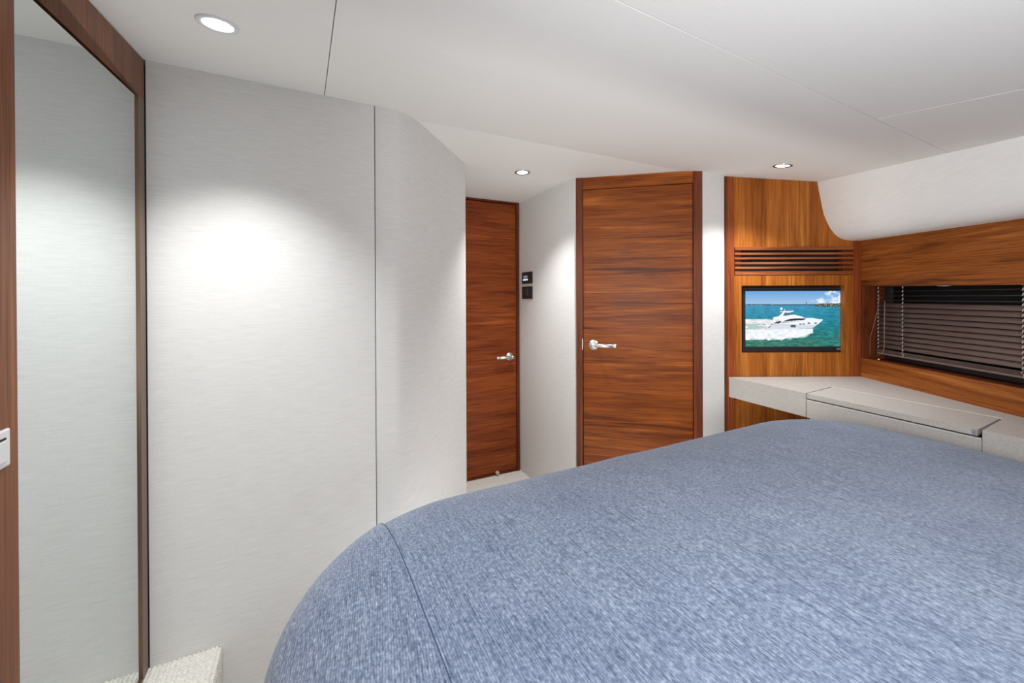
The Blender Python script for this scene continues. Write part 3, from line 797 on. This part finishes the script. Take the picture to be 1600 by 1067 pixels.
tag(sp, 'blue grey woven bedspread smoothed over the whole bed with a wide border', 'bedspread')
bm = bmesh.new(); R = []
for z in (.10, .2, .35, .48, ZT-CR-SH_H):
    R.append([bm.verts.new((u, w_, z+(.006*(u-1) if z > .48 else 0))) for u, w_ in ring(0)])
ds = [.0008,.003,.007,.013,.02,.03,.042,.056,.072,.09,.11,.135,.16,.19,.22,.26,.30,.35,.4,.46,.52,.58,.65,.72,.8,.88,.96]
for d in ds: R.append([bm.verts.new((u, w_, zprof(d)+wrinkle(u, w_))) for u, w_ in ring(d)])
for i in range(len(R)-1):
    n = len(R[i])
    for k in range(n): bm.faces.new((R[i][k], R[i][(k+1)%n], R[i+1][(k+1)%n], R[i+1][k]))
cu = sum((v_.co for v_ in R[-1]), Vector())/len(R[-1]); cv = bm.verts.new(cu)
for k in range(len(R[-1])): bm.faces.new((R[-1][k], R[-1][(k+1)%len(R[-1])], cv))
obj('cloth', bm, M['denim'], sp, True)
# border band along the port edge, seamed on top
bm = bmesh.new(); rows = []; US = .150
def umin(w_):
    lo, hi = UL-.01, UL+.6
    for _ in range(30):
        mid = (lo+hi)/2
        if sdist(mid, w_) > 0: hi = mid
        else: lo = mid
    return hi
NW = 150
for i in range(NW+1):
    w_ = -.4 + (WF-.075+.4)*i/NW; u0 = umin(w_); ue = US + .010*(1-w_) ; row = []
    for z in (.14, .3, .45, ZT-CR-SH_H-.004): row.append(bm.verts.new((u0, w_, z)))
    for k in range(41):
        t = (k/40)**1.7; u = u0 + (ue-u0)*t
        row.append(bm.verts.new((u, w_, zprof(max(0, sdist(u, w_))) + wrinkle(u, w_))))
    row.append(bm.verts.new(row[-1].co + Vector((.0006, 0, 0)))); rows.append(row)
fl_ = []
for i in range(NW):
    for j in range(len(rows[0])-1): fl_.append(bm.faces.new((rows[i][j], rows[i+1][j], rows[i+1][j+1], rows[i][j+1])))
bm.normal_update()
sgn = 1 if sum(f_.normal.z for f_ in bm.faces) > 0 else -1
for row in rows:
    for k, v_ in enumerate(row):
        off = .0055 if k < len(row)-1 else -.002
        v_.co += v_.normal*sgn*off
seam_pts = [r_w[-2].co.copy() + Vector((.0012, 0, -.0004)) for r_w in rows]
me_o = obj('border', bm, M['denim2'], sp, True)
bm = bmesh.new(); tube(bm, seam_pts[::2], .0009, 6); obj('seam', bm, M['seam'], me_o, True)  # thin dark cord draws the shade under the hem edge

# ================================================================== DOWNLIGHTS
def downlight(u, w_, label, watt, bez='bezel', spot=True, group=None, blend=1.0, size=140):
    p = UW(u, w_); z = hc(p.x, p.y)
    r = root('downlight', loc=(p.x, p.y, z), rz=BR); r.rotation_mode = 'XYZ'
    tilt = math.atan(SL) if w_ < W0 else 0
    r.rotation_euler = (tilt, 0, BR)
    tag(r, label, 'downlight', group)
    bm = bmesh.new(); n = 48; prof_ = [(.0428, -.0002), (.0425, -.0022), (.0400, -.0035), (.0310, -.0030), (.0290, -.0004), (.0290, .006)]
    rr = [[bm.verts.new((a_*math.cos(2*math.pi*k/n), a_*math.sin(2*math.pi*k/n), b_)) for k in range(n)] for a_, b_ in prof_]
    for i in range(len(rr)-1):
        for k in range(n): bm.faces.new((rr[i][k], rr[i][(k+1)%n], rr[i+1][(k+1)%n], rr[i+1][k]))
    obj('bezel', bm, M[bez], r, True)
    bm = bmesh.new(); cyl(bm, .0289, -.0012, .004, 'Z', n=40); obj('diffuser', bm, M['led'], r)
    L = bpy.data.lights.new('lamp_light', 'SPOT'); L.energy = watt; L.spot_size = math.radians(size); L.spot_blend = blend; L.shadow_soft_size = .022; L.color = (.98, .99, 1)
    lo = bpy.data.objects.new('lamp_light', L); COL.objects.link(lo); lo.parent = r; lo.location = (0, 0, -.026)
    lo.visible_camera = False if False else True
    return r
downlight(-.180, 1.139, 'large round downlight with pale rim in the ceiling beside the wardrobe', LAMP_W*.43, 'bezel_white', size=98)
downlight(1.063, 1.979, 'small bright downlight in the passage ceiling before the narrow door', LAMP_W*.58, size=98)
downlight(2.061, 1.174, 'downlight with dark polished rim in the ceiling above the television panel', LAMP_W*.50, size=106)
G = 'added unseen downlights over the head of the bed'  # extra lamps out of view, added to raise the overall brightness
for u, w_, k_, t_ in ((.35, .12, 1.2, 'port side of the bed just above the camera'), (1.15, -.15, .3, 'middle of the bed'), (-.16, -.25, 1.2, 'wardrobe aisle at the head of the bed'), (1.72, .02, .12, 'window side of the bed')):
    downlight(u, w_, 'added unseen downlight over the '+t_, BACK_W*k_, group=G)
